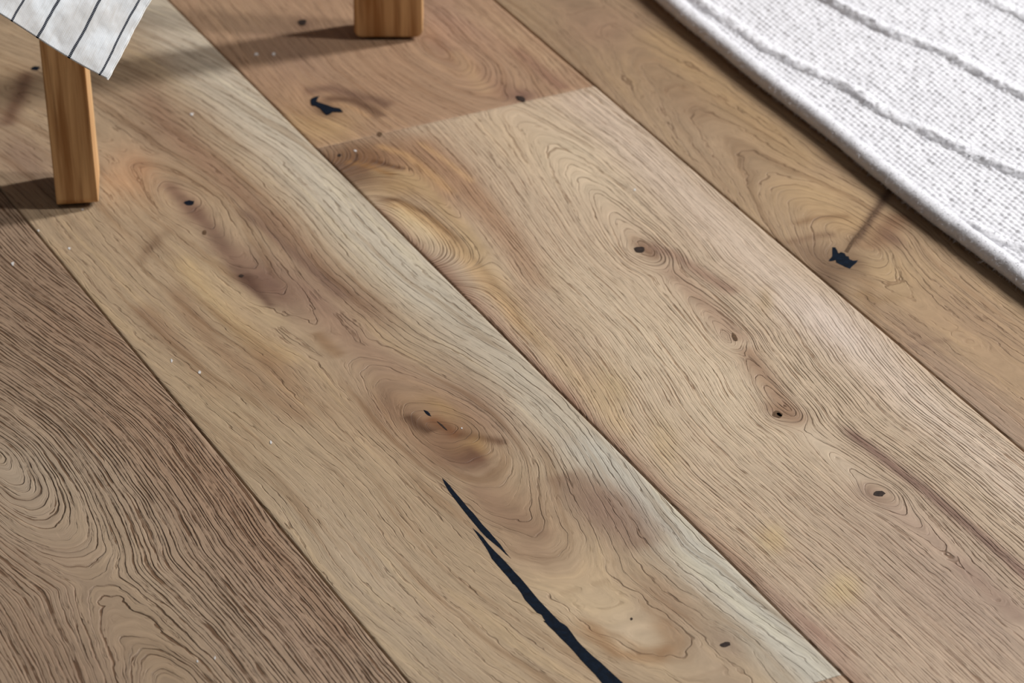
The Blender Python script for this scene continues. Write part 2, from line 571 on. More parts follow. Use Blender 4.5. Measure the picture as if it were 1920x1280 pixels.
# ---- the second board, with the pale sapwood edge and the long filled crack
def paint1(T):
    pale = (181, 167, 142)
    T.streak([(150, -100), (330, 60), (480, 215), (640, 370), (800, 530), (960, 690), (1120, 850), (1290, 1010), (1450, 1170), (1640, 1360)],
             .030, pale, .85, 0.8, False)
    T.streak([(250, -60), (420, 150), (560, 300), (720, 470), (860, 600)], .022, (190, 176, 150), .6)
    T.streak([(1060, 800), (1200, 930), (1400, 1130), (1600, 1330)], .016, (182, 172, 150), .75)
    # far end
    T.blob(20, 150, .05, .02, (172, 146, 112), .7)
    T.streak([(50, 130), (30, 190), (5, 240)], .007, (118, 88, 66), .8)
    T.blob(40, 290, .05, .02, (138, 112, 92), .6)
    T.blob(230, 130, .06, .02, (166, 146, 116), .6)
    T.blob(300, 240, .07, .025, (148, 124, 98), .75)
    T.streak([(250, 130), (330, 250), (420, 330), (520, 420), (620, 520), (760, 640)], .011, (148, 120, 94), .75)
    T.blob(250, 300, .03, .012, (176, 140, 106), .6)
    T.blob(230, 330, .03, .012, (182, 146, 110), .5)
    # swirl round the first small knot
    T.blob(365, 395, .020, .010, (124, 96, 76), .8)
    T.streak([(300, 330), (340, 370), (395, 430), (440, 500), (500, 560)], .007, (126, 100, 80), .8)
    T.blob(285, 462, .022, .005, (134, 110, 84), .8, -55)
    T.streak([(330, 470), (400, 560), (480, 640), (560, 690)], .009, (184, 158, 118), .8)
    T.streak([(390, 470), (450, 560), (540, 620)], .008, (182, 158, 122), .6)
    T.blob(500, 530, .05, .014, (126, 98, 80), .85)
    T.blob(600, 570, .07, .013, (138, 110, 90), .75)
    T.streak([(440, 380), (560, 480), (660, 570)], .005, (122, 96, 78), .6)
    T.streak([(450, 510), (480, 545), (510, 580)], .004, (104, 78, 62), .7)
    T.streak([(300, 520), (400, 640), (500, 740), (600, 800)], .008, (150, 122, 92), .7)
    T.streak([(250, 560), (360, 680), (430, 760)], .008, (146, 118, 90), .7)
    T.blob(520, 690, .05, .012, (144, 112, 80), .65)
    T.streak([(590, 620), (615, 650), (640, 670)], .005, (130, 100, 66), .7)
    T.blob(420, 760, .07, .02, (172, 148, 114), .6)
    # bands across the middle
    T.blob(700, 690, .06, .020, (156, 130, 104), .75)
    T.streak([(560, 560), (700, 660), (830, 740), (960, 830)], .012, (158, 131, 104), .7)
    T.blob(900, 760, .06, .016, (154, 129, 104), .7)
    T.blob(640, 760, .06, .02, (170, 144, 112), .5)
    # the big knot
    T.blob(800, 790, .042, .026, (150, 120, 90), .8)
    T.blob(850, 840, .034, .020, (132, 102, 76), .85, -15)
    T.blob(735, 765, .028, .012, (136, 108, 82), .7)
    T.streak([(762, 775), (790, 800), (815, 812)], .0045, (92, 66, 46), .8)
    T.streak([(800, 780), (830, 800), (860, 822)], .005, (120, 80, 50), .7)
    T.streak([(850, 815), (890, 822), (955, 834)], .0045, (108, 80, 58), .8)
    T.blob(885, 845, .012, .008, (182, 148, 98), .8)
    T.blob(880, 862, .014, .010, (110, 80, 62), .8)
    T.streak([(870, 836), (905, 870)], .005, (112, 82, 62), .7)
    T.blob(830, 772, .018, .007, (164, 134, 94), .6)
    T.blob(955, 960, .045, .026, (150, 122, 94), .75)
    T.blob(1010, 1040, .03, .015, (146, 118, 92), .55)
    T.streak([(880, 905), (950, 970), (1040, 1010)], .007, (146, 118, 92), .5)
    T.streak([(1040, 880), (1110, 940), (1220, 1040)], .013, (142, 116, 92), .75)
    T.blob(1130, 950, .03, .02, (146, 120, 98), .7)
    T.blob(1200, 980, .03, .012, (152, 128, 106), .6)
    # lower end
    T.blob(560, 930, .10, .022, (172, 149, 117), .6)
    T.blob(730, 1120, .13, .030, (174, 154, 126), .7)
    T.blob(870, 1180, .10, .018, (176, 152, 120), .5)
    T.blob(1110, 1130, .05, .026, (188, 164, 130), .8)
    T.blob(1190, 1180, .03, .016, (192, 170, 138), .7)
    T.streak([(1080, 1150), (1160, 1225), (1235, 1236), (1262, 1205), (1230, 1150)], .006, (158, 126, 90), .75)
    T.blob(1250, 1130, .04, .014, (152, 124, 96), .6)
    T.blob(1360, 1208, .018, .012, (150, 128, 104), .7)
    T.blob(1330, 1250, .06, .016, (168, 146, 118), .6)


def pore1(X, Y, p):
    c = F(900, 870)
    p = p * (1 - 0.35 * np.exp(-(((X - c[0]) / .1) ** 2 + ((Y - c[1]) / .05) ** 2)))
    return p


p1 = make_plank(1, -2.1, XB2, (170, 147, 116), 5,
                axis=[(-200, 60), (60, 180), (240, 290), (355, 385), (480, 530), (650, 660), (840, 800), (900, 870), (1000, 1020), (1130, 1140), (1240, 1215),
                      (1420, 1330)],
                hs=[(-200, 60, .03), (60, 180, .012), (240, 290, .022), (340, 370, .004), (380, 410, .010), (480, 530, .022), (640, 660, .030),
                    (760, 740, .016), (830, 800, .003), (900, 870, .014), (1010, 1030, .036), (1080, 1090, .046), (1230, 1215, .050), (1420, 1330, .055)],
                ring=0.0050, pore=0.62, paint=paint1, porefn=pore1, wob=1.5, band=0.75,
                knots=[(355, 381, .03, .014, .9), (850, 815, .05, .024, .8), (500, 545, .04, .015, .6), (1360, 1208, .02, .01, .8)])
p1b = make_plank(1, XB2, 1.7, (176, 150, 122), 8, ring=.003, pore=.6)


# ---- the third row: a short pinkish board, then the long board with a line of knots
def paint2(T):
    # dark heartwood corner with a pale patch
    T.blob(690, 300, .035, .040, (128, 96, 68), .95)
    T.blob(640, 300, .030, .020, (112, 82, 56), .8)
    T.blob(800, 330, .06, .022, (152, 118, 88), .85)
    T.streak([(770, 245), (860, 330), (960, 450), (1040, 560)], .012, (156, 122, 92), .8)
    T.streak([(780, 262), (850, 310), (890, 345)], .0030, (200, 164, 118), .40)
    T.streak([(700, 270), (760, 290), (860, 370)], .004, (190, 152, 106), .5)
    T.blob(745, 345, .020, .022, (168, 138, 100), .9)
    T.streak([(680, 320), (740, 325), (790, 350), (860, 420), (930, 500)], .007, (168, 140, 104), .8)
    T.streak([(690, 300), (735, 312), (760, 318)], .0028, (98, 68, 44), .8)
    T.streak([(640, 300), (690, 312), (740, 330)], .003, (150, 112, 70), .6)
    T.blob(790, 425, .034, .013, (200, 174, 136), .9, 6)
    T.blob(760, 400, .016, .012, (196, 168, 126), .7)
    T.streak([(695, 372), (745, 374), (800, 398), (860, 450), (920, 520), (980, 600), (1040, 680)], .0034, (112, 82, 56), .9)
    T.streak([(705, 382), (760, 385), (820, 425), (880, 490), (940, 560), (1010, 650)], .006, (184, 148, 104), .6)
    T.streak([(850, 430), (930, 520), (1010, 620), (1100, 730), (1200, 840)], .010, (176, 148, 112), .7)
    T.streak([(800, 470), (900, 580), (1000, 690), (1100, 790)], .008, (158, 128, 104), .7)
    T.streak([(700, 395), (800, 490), (950, 640), (1100, 790), (1280, 960), (1450, 1120), (1640, 1310)], .007, (142, 110, 86), .75, .6, False)
    T.streak([(960, 520), (1060, 640), (1170, 770)], .010, (160, 133, 106), .65)
    T.streak([(1020, 480), (1060, 560), (1110, 640)], .008, (172, 147, 116), .5)
    # pale middle
    T.blob(1080, 300, .07, .030, (188, 166, 136), .8)
    T.blob(950, 260, .05, .020, (180, 155, 124), .6)
    T.blob(1130, 560, .10, .022, (184, 161, 132), .6)
    T.streak([(1100, 190), (1250, 330), (1400, 470), (1600, 650), (1800, 820), (1990, 980)], .022, (190, 167, 142), .8, .8, False)
    T.blob(1560, 610, .05, .018, (196, 176, 156), .6)
    T.blob(1700, 720, .06, .014, (192, 170, 146), .5)
    T.blob(1400, 900, .14, .030, (178, 154, 126), .6)
    T.blob(1310, 700, .14, .05, (192, 170, 140), .5)
    # knots and the dark line of heart beside them
    T.blob(1215, 470, .020, .008, (128, 98, 74), .85)
    T.streak([(1205, 455), (1260, 475), (1330, 520), (1390, 555)], .006, (150, 121, 98), .85)
    T.streak([(1240, 490), (1300, 545), (1350, 600), (1400, 650)], .010, (156, 128, 103), .75)
    T.streak([(1390, 640), (1430, 700), (1470, 760), (1510, 800)], .008, (146, 116, 90), .75)
    T.blob(1440, 560, .018, .005, (170, 143, 108), .6, -30)
    T.blob(1460, 777, .014, .010, (134, 104, 78), .8)
    T.blob(1640, 922, .016, .008, (130, 104, 84), .75)
    T.streak([(1560, 785), (1640, 845), (1720, 905), (1800, 970), (1930, 1080), (2020, 1160)], .0048, (122, 92, 76), .85, .4)
    T.streak([(1500, 800), (1570, 860), (1620, 905)], .008, (188, 166, 138), .6)
    T.streak([(1660, 935), (1740, 1000), (1860, 1100)], .008, (160, 134, 112), .6)
    T.blob(1820, 1130, .14, .045, (160, 136, 114), .8)
    T.streak([(1780, 1040), (1860, 1110), (1930, 1170)], .007, (146, 120, 100), .6)
    T.blob(1570, 1105, .018, .008, (190, 164, 116), .7, -40)
    T.blob(1450, 1005, .016, .008, (184, 157, 112), .55, -30)
    T.blob(1140, 720, .03, .012, (176, 150, 112), .6, -20)
    T.blob(1250, 830, .03, .010, (176, 150, 112), .5, -20)
    T.blob(1530, 1190, .05, .014, (176, 150, 128), .5)
    T.blob(1700, 1230, .10, .03, (172, 147, 122), .6)
    T.blob(1540, 1180, .03, .004, (140, 105, 85), .5)


def pore2(X, Y, p):
    for px, py, a, b, s in ((770, 420, .05, .03, .45), (1390, 440, .14, .035, .55), (1560, 610, .08, .02, .35), (1030, 230, .06, .05, .25)):
        c = F(px, py)
        p = p * (1 - s * np.exp(-(((X - c[0]) / a) ** 2 + ((Y - c[1]) / b) ** 2)))
    return p


p2 = make_plank(2, XB1, 1.7, (177, 153, 125), 11,
                axis=[(930, 190), (1010, 250), (1080, 320), (1200, 466), (1290, 545), (1378, 633), (1460, 777), (1648, 925), (1800, 1060), (1960, 1200)],
                hs=[(930, 190, .036), (1010, 250, .029), (1080, 320, .020), (1160, 420, .009), (1198, 468, .001), (1215, 480, .002), (1250, 505, .014),
                    (1320, 570, .008), (1378, 633, .001), (1400, 660, .010), (1440, 750, .004), (1460, 777, .001), (1500, 800, .012),
                    (1620, 905, .006), (1648, 925, .001), (1690, 960, .010), (1780, 1040, .014), (1960, 1200, .016)],
                ring=0.00235, pore=0.85, paint=paint2, wob=1.0, dz=0.0, band=0.3, burl=((735, 430), 0.30, .085, .05, .05), porefn=pore2, gain=np.array([1.11, 1.155, 1.17]),
                knots=[(1198, 468, .012, .008, .9), (1378, 634, .010, .006, .8), (1460, 777, .012, .008, .9), (1648, 925, .012, .008, .9),
                       (690, 330, .05, .03, .5)])


def paint2b(T):
    T.blob(600, 235, .035, .03, (174, 144, 104), .85)
    T.blob(560, 180, .03, .02, (166, 134, 102), .7)
    T.streak([(560, 170), (620, 165), (700, 185), (740, 200)], .007, (122, 94, 74), .8)
    T.streak([(600, 182), (660, 186), (700, 205), (720, 222)], .005, (104, 76, 56), .8)
    T.streak([(620, 190), (660, 200), (700, 222)], .003, (172, 138, 102), .8)
    T.blob(610, 200, .014, .010, (96, 70, 50), .7)
    T.blob(720, 245, .02, .02, (164, 134, 104), .6)
    T.streak([(800, 60), (900, 140), (980, 190)], .010, (150, 118, 92), .7)
    T.streak([(960, 80), (1030, 150), (1060, 170)], .006, (138, 104, 82), .7)
    T.streak([(830, 10), (960, 60), (1060, 140)], .010, (168, 140, 108), .6)
    T.streak([(850, 90), (880, 130), (920, 180)], .006, (168, 138, 104), .6)
    T.blob(440, 40, .06, .03, (162, 134, 104), .6)
    T.blob(540, 100, .05, .02, (150, 122, 98), .6)
    T.blob(978, 182, .012, .010, (120, 90, 74), .7)
    T.blob(567, 42, .010, .008, (120, 92, 72), .6)
    T.blob(850, 40, .05, .02, (158, 126, 104), .5)


p2b = make_plank(2, -2.1, XB1, (160, 130, 101), 14, axis=[(620, -100), (760, 30), (860, 130), (930, 170), (1040, 260)],
                 hs=[(620, -100, .04), (760, 30, .012), (830, 100, .006), (870, 140, .016), (930, 170, .03), (1040, 260, .05)],
                 ring=0.0034, pore=0.55, paint=paint2b, wob=2.0, band=0.6, dz=-0.00025,
                 knots=[(615, 197, .03, .02, .9), (567, 42, .015, .01, .8), (978, 186, .01, .008, .8)])


# ---- the fourth row, running under the rug
def paint3(T):
    T.blob(1150, 80, .22, .09, (148, 123, 95), .85)
    T.blob(1010, 50, .06, .025, (158, 134, 102), .6)
    T.blob(1120, 60, .05, .03, (150, 122, 96), .6)
    T.blob(1180, 140, .05, .03, (158, 132, 100), .6)
    T.streak([(1200, 40), (1300, 130), (1420, 230), (1540, 330)], .018, (164, 136, 98), .6)
    T.blob(1280, 260, .06, .02, (164, 140, 110), .6)
    T.blob(1540, 370, .035, .030, (178, 149, 110), .85)
    T.blob(1600, 420, .025, .02, (176, 145, 104), .65)
    T.blob(1440, 420, .03, .02, (170, 144, 112), .6)
    T.streak([(1480, 420), (1540, 408), (1600, 405)], .0035, (134, 104, 72), .6)
    T.streak([(1470, 455), (1530, 440), (1570, 440)], .004, (130, 102, 76), .6)
    T.blob(1590, 490, .020, .014, (110, 84, 62), .85)
    T.streak([(1590, 470), (1622, 425), (1650, 385), (1672, 350)], .0034, (92, 68, 52), .9, .2)
    T.streak([(1620, 475), (1660, 430), (1700, 400)], .010, (136, 104, 76), .75)
    T.blob(1668, 440, .012, .008, (112, 84, 66), .7)
    T.blob(1560, 520, .03, .009, (112, 88, 66), .8, -20)
    T.blob(1520, 470, .02, .012, (128, 102, 78), .6)
    T.blob(1630, 560, .03, .006, (132, 104, 74), .6, -25)
    T.streak([(1700, 655), (1740, 640), (1790, 636)], .003, (118, 92, 70), .6)
    T.streak([(1600, 545), (1650, 565), (1720, 550)], .005, (140, 112, 76), .5)
    T.blob(1680, 520, .035, .02, (176, 150, 112), .7)
    T.blob(1780, 580, .07, .03, (168, 140, 106), .6)
    T.blob(1720, 640, .04, .012, (150, 122, 94), .5)
    T.blob(1800, 720, .08, .02, (160, 135, 110), .6)
    T.blob(1880, 800, .05, .02, (162, 138, 114), .6)
    T.blob(1850, 620, .06, .02, (160, 133, 104), .6)


p3 = make_plank(3, -1.55, 1.25, (164, 138, 106), 17, axis=[(900, -120), (1150, 60), (1400, 300), (1540, 400), (1600, 470), (1760, 600), (1960, 740)],
                hs=[(900, -120, .06), (1150, 60, .055), (1300, 200, .045), (1440, 330, .036), (1530, 400, .018), (1590, 470, .002), (1620, 505, .013),
                    (1700, 560, .016), (1960, 740, .017)],
                ring=0.0040, pore=0.62, paint=paint3, wob=1.15, band=0.6, gain=0.93, knots=[(1585, 480, .035, .025, .9), (1668, 440, .02, .012, .8)])

# boards outside the view
for r, x0, x1, b, sd in ((-2, -2.1, -0.4, (162, 138, 110), 19), (-2, -0.4, 1.7, (156, 130, 103), 20), (-1, -2.1, 0.3, (160, 136, 108), 21),
                         (-1, 0.3, 1.7, (152, 126, 100), 22), (0, -2.1, -1.30, (156, 130, 102), 23), (0, 0.92, 1.7, (158, 132, 104), 28),
                         (3, -2.1, -1.55, (160, 134, 104), 29), (3, 1.25, 1.7, (164, 138, 108), 30), (4, -2.1, -0.2, (166, 140, 110), 24),
                         (4, -0.2, 1.7, (158, 134, 106), 25), (5, -2.1, 0.5, (160, 134, 104), 26), (5, 0.5, 1.7, (164, 138, 108), 27)):
    make_plank(r, x0, x1, b, sd, dense=False, ring=.003, pore=.7)


# ---- knots and filled cracks, set into the boards
def inlay(name, pts, mat, parent, rough=0.0, top=0.00012, sub=2, seed=0):
    P = np.array([F(*q) for q in pts])
    if sub > 1:
        Q = []
        n = len(P)
        rr = random.Random(seed)
        for i in range(n):
            a, b = P[i], P[(i + 1) % n]
            for k in range(sub):
                t = k / sub
                q = a + (b - a) * t
                if k:
                    q = q + np.array([rr.uniform(-1, 1), rr.uniform(-1, 1)]) * rough
                Q.append(q)
        P = np.array(Q)
    area = 0.5 * np.sum(P[:, 0] * np.roll(P[:, 1], -1) - np.roll(P[:, 0], -1) * P[:, 1])
    if area < 0:
        P = P[::-1]
    bm = bmesh.new()
    tv = [bm.verts.new((p[0], p[1], top)) for p in P]
    bv = [bm.verts.new((p[0], p[1], -0.004)) for p in P]
    n = len(P)
    for i in range(n):
        bm.faces.new((bv[i], bv[(i + 1) % n], tv[(i + 1) % n], tv[i]))
    f = bm.faces.new(tv)
    f2 = bm.faces.new(bv[::-1])
    bm.normal_update()
    bmesh.ops.triangulate(bm, faces=[f, f2], ngon_method='EAR_CLIP')
    me = bpy.data.meshes.new(name)
    bm.to_mesh(me)
    bm.free()
    return link(name, me, mat, parent)


def sc(pts, ox, oy, k):
    return [(ox + x / k, oy + y / k) for x, y in pts]


crackA = [(829, 896)] + sc([(8, 150), (70, 225), (120, 285), (165, 335), (235, 415), (300, 490), (360, 570), (330, 545), (255, 478), (185, 412),
                            (125, 340), (60, 258), (0, 178)], 840, 860, 3.047)
crackB = sc([(140, 395), (200, 448), (270, 530), (350, 612), (415, 682), (480, 760), (560, 850), (640, 932), (682, 960), (740, 1040), (800, 1100),
             (870, 1160), (1000, 1280), (1200, 1470), (1290, 1570), (1100, 1500), (880, 1280), (800, 1190), (720, 1100), (640, 1020), (575, 955),
             (545, 925), (560, 930), (535, 890), (510, 880), (440, 805), (395, 735), (370, 712), (310, 640), (250, 570), (200, 482)], 840, 860, 3.047)
for pts, sd in ((crackA, 1), (crackB, 2)):
    tag(inlay('crack_filler', pts, M_FILL, p1, 0.00035, seed=sd), 'blue-black filler in a long split')
kn3 = sc([(330, 380), (420, 380), (480, 480), (520, 560), (600, 520), (700, 560), (740, 640), (820, 650), (850, 740), (950, 780), (1100, 770),
          (1060, 830), (980, 900), (860, 1020), (700, 960), (560, 890), (450, 840), (430, 760), (330, 790), (220, 790), (280, 700), (330, 640)],
         1540, 440, 16)
tag(inlay('knot_filler', kn3, M_FILL, p3, 0.0002, seed=3), 'blue-black filler in a ragged knot')
inlay('crack_filler', [(1583, 471), (1593, 455), (1606, 439), (1622, 420), (1634, 402), (1652, 378), (1653, 379), (1637, 404), (1625, 422), (1610, 443), (1598, 460), (1590, 474)],
      M_BKNOT, p3, 0.0001, seed=6)
kn2 = sc([(370, 400), (480, 350), (620, 320), (560, 410), (520, 470), (700, 540), (860, 590), (1050, 660), (1240, 690), (1330, 800), (1130, 800),
          (1000, 800), (930, 860), (830, 890), (740, 800), (660, 700), (520, 620), (390, 600), (360, 480)], 560, 160, 16)
tag(inlay('knot_filler', kn2, M_FILL, p2b, 0.0002, seed=4), 'blue-black filler in a ragged knot')


def knot(px, py, a, b, mat, parent, seed, rot=0):
    rr = random.Random(seed)
    pts = []
    for i in range(12):
        t = 2 * math.pi * i / 12
        r = rr.uniform(0.78, 1.12)
        x, y = a * r * math.cos(t), b * r * math.sin(t)
        c, s = math.cos(math.radians(rot)), math.sin(math.radians(rot))
        pts.append((px + x * c - y * s, py + x * s + y * c))
    return inlay('knot', pts, mat, parent, 0, sub=1)


for i, (x, y, a, b, m, p, r) in enumerate([
        (355, 380, 10, 5, M_FILL, p1, 0), (66, 128, 9, 4, M_FILL, p1, -5), (1360, 1208, 11, 5, M_KNOT, p1, -8), (801, 774, 9, 2.5, M_FILL, p1, 40),
        (829, 798, 12, 1.6, M_KNOT, p1, 42), (452, 517, 5, 3, M_KNOT, p1, 0), (1184, 1160, 2.5, 2.5, M_KNOT, p1, 0),
        (1199, 468, 11, 6, M_KNOT, p2, -5), (1377, 632, 5, 9, M_BKNOT, p2, -25), (1458, 777, 10, 7, M_BKNOT, p2, 15), (1461, 777, 6, 3, M_KNOT, p2, 30),
        (1648, 925, 12, 5.5, M_KNOT, p2, 0), (636, 291, 4, 3, M_KNOT, p2, 0), (977, 185, 10, 5, M_KNOT, p2b, 20), (567, 42, 8, 6, M_KNOT, p2b, 0),
        (712, 252, 5, 5, M_BKNOT, p2, -30), (383, 436, 4, 5, M_BKNOT, p1, 0)]):
    knot(x, y, a, b, m, p, 100 + i, r)

for i, (x, y, a, b, p) in enumerate([(1190, 356, 3.5, 3.5, p2), (374, 698, 5, 4, p1), (508, 829, 2.5, 8, p1), (866, 803, 2.5, 2.5, p1), (72, 432, 4, 3, p1),
                                     (130, 466, 4, 3, p1), (24, 494, 4, 6, p0), (480, 102, 6, 4, p2b), (514, 101, 5, 5, p2b), (360, 214, 6, 4, p1),
                                     (322, 676, 3, 5, p1), (370, 1240, 2.5, 4, p0), (403, 1234, 2, 5, p0), (666, 283, 4, 3, p2), (155, 393, 4, 3, p1)]):
    rr = random.Random(300 + i)
    pts = [(x + a * rr.uniform(.35, .9) * math.cos(t * math.pi / 4), y + b * rr.uniform(.35, .9) * math.sin(t * math.pi / 4)) for t in range(8)]
    inlay('paint_fleck', pts, M_FLECK, p, 0, top=0.00025, sub=1)

# ------------------------------------------------------------------ stool
LEGW, LEGD = 0.0285, 0.048
c1 = (F(107, 386) + F(184, 385)) / 2                     # middle of the near leg's outer face
leg1 = np.array([*c1, 0]) + AWAY * (LEGD / 2 - 0.0035) - RGT * 0.0012
c2 = (F(661, 76) + F(796, 74)) / 2
leg2 = np.array([*c2, 0]) + AWAY * LEGW / 2
# both legs point at the middle of the seat: the near one from in front, the other from the right
centre = leg1 + AWAY * float((leg2 - leg1) @ AWAY)
RAD1 = float(np.linalg.norm(centre - leg1))
RAD2 = float(np.linalg.norm(centre - leg2))
RAD = (RAD1 + RAD2) / 2
SEATZ = 0.43

stool = bpy.data.objects.new('stool', None)
COL.objects.link(stool)
stool.location = Vector((centre[0], centre[1], 0))
tag(stool, 'oiled oak stool with flat blade legs standing on the plank floor', 'stool')


def leg_mesh():
    """a flat blade leg: local x = radial, y = tangential; bottom corners rounded in the radial plane"""
    R = 0.0055
    hx = LEGD / 2 * 1.06
    prof = []
    for s, a0 in ((1, -90), (-1, 180)):
        for k in range(7):
            a = math.radians(a0 + 90 * k / 6)
            prof.append((s * (hx - R) + R * math.cos(a), 0.0022 + R + R * math.sin(a)))
    prof = prof[:7] + [(hx * 0.97, SEATZ - 0.03), (-hx * 0.97, SEATZ - 0.03)] + prof[7:]
    bm = bmesh.new()
    vs = []
    for y in (-LEGW / 2, LEGW / 2):
        vs.append([bm.verts.new((p[0], y, p[1])) for p in prof])
    n = len(prof)
    bm.faces.new(vs[0])
    bm.faces.new(vs[1][::-1])
    for i in range(n):
        bm.faces.new((vs[0][(i + 1) % n], vs[0][i], vs[1][i], vs[1][(i + 1) % n]))
    bmesh.ops.recalc_face_normals(bm, faces=bm.faces)
    es = [e for e in bm.edges if abs(e.verts[0].co.y - e.verts[1].co.y) < 1e-6]
    bmesh.ops.bevel(bm, geom=es, offset=0.0011, segments=2, affect='EDGES', profile=0.6)
    me = bpy.data.meshes.new('leg')
    bm.to_mesh(me)
    bm.free()
    return me


LEGME = leg_mesh()
LEGME.materials.append(M_LEG)
pad_bm = bmesh.new()
bmesh.ops.create_cube(pad_bm, size=1.0)
for v in pad_bm.verts:
    v.co = Vector((v.co.x * 0.030, v.co.y * 0.020, 0.0012 + v.co.z * 0.0022))
PADME = bpy.data.meshes.new('felt_pad')
pad_bm.to_mesh(PADME)
pad_bm.free()
PADME.materials.append(M_FELT)
az0 = math.atan2(AWAY[1], AWAY[0])
for k, (pos) in enumerate((leg1, leg2, 2 * centre - leg1, 2 * centre - leg2)):
    o = bpy.data.objects.new('leg', LEGME)
    COL.objects.link(o)
    o.parent = stool
    o.location = Vector(pos - centre)
    ang = az0 + math.pi if k % 2 == 0 else az0 - math.pi / 2
    if k >= 2:
        ang += math.pi
    o.rotation_euler = (0, 0, ang)
    if k == 0:
        o.rotation_euler = (Matrix.Rotation(math.radians(-2.0), 4, Vector(AWAY)) @ Matrix.Rotation(ang + math.radians(4.5), 4, 'Z')).to_euler()
    q = bpy.data.objects.new('felt_pad', PADME)
    COL.objects.link(q)
    q.parent = o


def disc(name, r, z0, z1, mat, parent, seg=72, bev=0.006):
    bm = bmesh.new()
    bmesh.ops.create_cone(bm, cap_ends=True, segments=seg, radius1=r, radius2=r, depth=z1 - z0)
    for v in bm.verts:
        v.co.z += (z0 + z1) / 2
    es = [e for e in bm.edges if abs(e.verts[0].co.z - e.verts[1].co.z) < 1e-6]
    bmesh.ops.bevel(bm, geom=es, offset=bev, segments=3, affect='EDGES', profile=0.5)
    me = bpy.data.meshes.new(name)
    bm.to_mesh(me)
    bm.free()
    return link(name, me, mat, parent)


RS = RAD1 + 0.036
disc('seat', RS, SEATZ - 0.03, SEATZ, M_SEAT, stool)
for k in range(2):
    bm = bmesh.new()
    bmesh.ops.create_cube(bm, size=1.0)
    for v in bm.verts:
        v.co = Vector((v.co.x * (2 * (RAD1 if k == 0 else RAD2) - 0.04), v.co.y * 0.022, SEATZ - (0.055 if k == 0 else 0.0545) + v.co.z * 0.05))
    bmesh.ops.bevel(bm, geom=bm.edges[:], offset=0.002, segments=2, affect='EDGES')
    me = bpy.data.meshes.new('cross_rail')
    bm.to_mesh(me)
    bm.free()
    o = link('cross_rail', me, M_SEAT, stool)
    o.rotation_euler = (0, 0, az0 + (0 if k == 0 else math.pi / 2))

# ------------------------------------------------------------------ linen throw hanging from the seat
RC = RS + 0.004                                           # the cloth wraps the round front of the seat
PHI = math.radians(32)                                    # side of the seat it hangs from, turned to catch more window light
BETA = math.radians(44)  # outward flare of its corner, shaped so the cloth takes more light
OUT = -AWAY * math.cos(PHI) + RGT * math.sin(PHI)
TAN = RGT * math.cos(PHI) + AWAY * math.sin(PHI)
QT = np.linspace(0, 1.2, 2401)
BT = BETA * sstep(0.05, 0.20, QT)
ZT = SEATZ + 0.003 - np.r_[0, np.cumsum(np.cos((BT[1:] + BT[:-1]) / 2) * np.diff(QT))]
RT = RC + np.r_[0, np.cumsum(np.sin((BT[1:] + BT[:-1]) / 2) * np.diff(QT))]
q1 = 0.20
z1, r1 = float(np.interp(q1, QT, ZT)), float(np.interp(q1, QT, RT))
DN = OUT * math.sin(BETA) + np.array([0, 0, -math.cos(BETA)])
NRM = np.cross(TAN, DN)


def on_cloth(px, py):
    """measured spot of the cloth: (sideways, -drop along the cloth) on its flared lower part"""
    d = ray(px, py)
    p0_ = centre + OUT * r1 + np.array([0, 0, z1])
    t = float((p0_ - CAM) @ NRM) / float(d @ NRM)
    p = CAM + d * t - p0_
    return np.array([float(p @ TAN), -(q1 + float(p @ DN))])


tip, e_r = on_cloth(198, 146), on_cloth(286, 0)
K = float(np.linalg.norm(e_r - tip)) / math.hypot(88, 146)
ua = (e_r - tip) / np.linalg.norm(e_r - tip)
ub = on_cloth(67, 69) - tip
KB = float(np.linalg.norm(ub)) / 152.0
ub = ub / np.linalg.norm(ub)
STR = [(18 * KB, 2.3 * KB), (85 * KB, 2.7 * KB), (152 * KB, 2.7 * KB), (206 * KB, 2.2 * KB), (258 * KB, 2.2 * KB)]
STR += [((258 + 64 * i) * KB, 2.5 * KB) for i in range(1, 10)]
M_LINEN = mat_linen(STR)
na, nb = 240, 200
A = np.concatenate([np.linspace(0, .12, 140), np.linspace(.12, .50, na - 139)[1:]])
B = np.concatenate([np.linspace(0, .13, 130), np.linspace(.13, .40, nb - 129)[1:]])
AA, BB = np.meshgrid(A, B, indexing='ij')
# the raw lower edge sags slightly
Hh = tip[0] + ua[0] * AA + ub[0] * BB
Zz = tip[1] + ua[1] * AA + ub[1] * BB
Zz = Zz - 0.0016 * np.sin(BB * 60) * np.exp(-AA / .03)
fold = 0.0022 * np.sin(AA * 70 + BB * 20 + 0.6) + 0.0040 * fbm(AA * 30, BB * 30, 3) + 0.0012 * fbm(AA * 110, BB * 110, 8)
fold = fold - 0.020 * sstep(215 * K, 330 * K, BB)
drop = -Zz                                                # distance below the seat rim along the cloth
fold = fold * sstep(0.0, 0.12, drop)


def cloth_pos(H, dq, off):
    over = np.clip(-dq, 0, None)
    qq = np.clip(dq, 0, None)
    rad = np.maximum(np.interp(qq, QT, RT) - over, 0.004) + off
    zz = np.interp(qq, QT, ZT)
    th = H / (RC + 0.40)
    s_ = sstep(0.05, 0.15, qq)                            # lower down it hangs as a flat sheet
    p = centre + (np.sin(th) * rad * (1 - s_) + H * s_)[..., None] * TAN + (rad * (np.cos(th) * (1 - s_) + s_))[..., None] * OUT
    p[..., 2] = zz
    return p


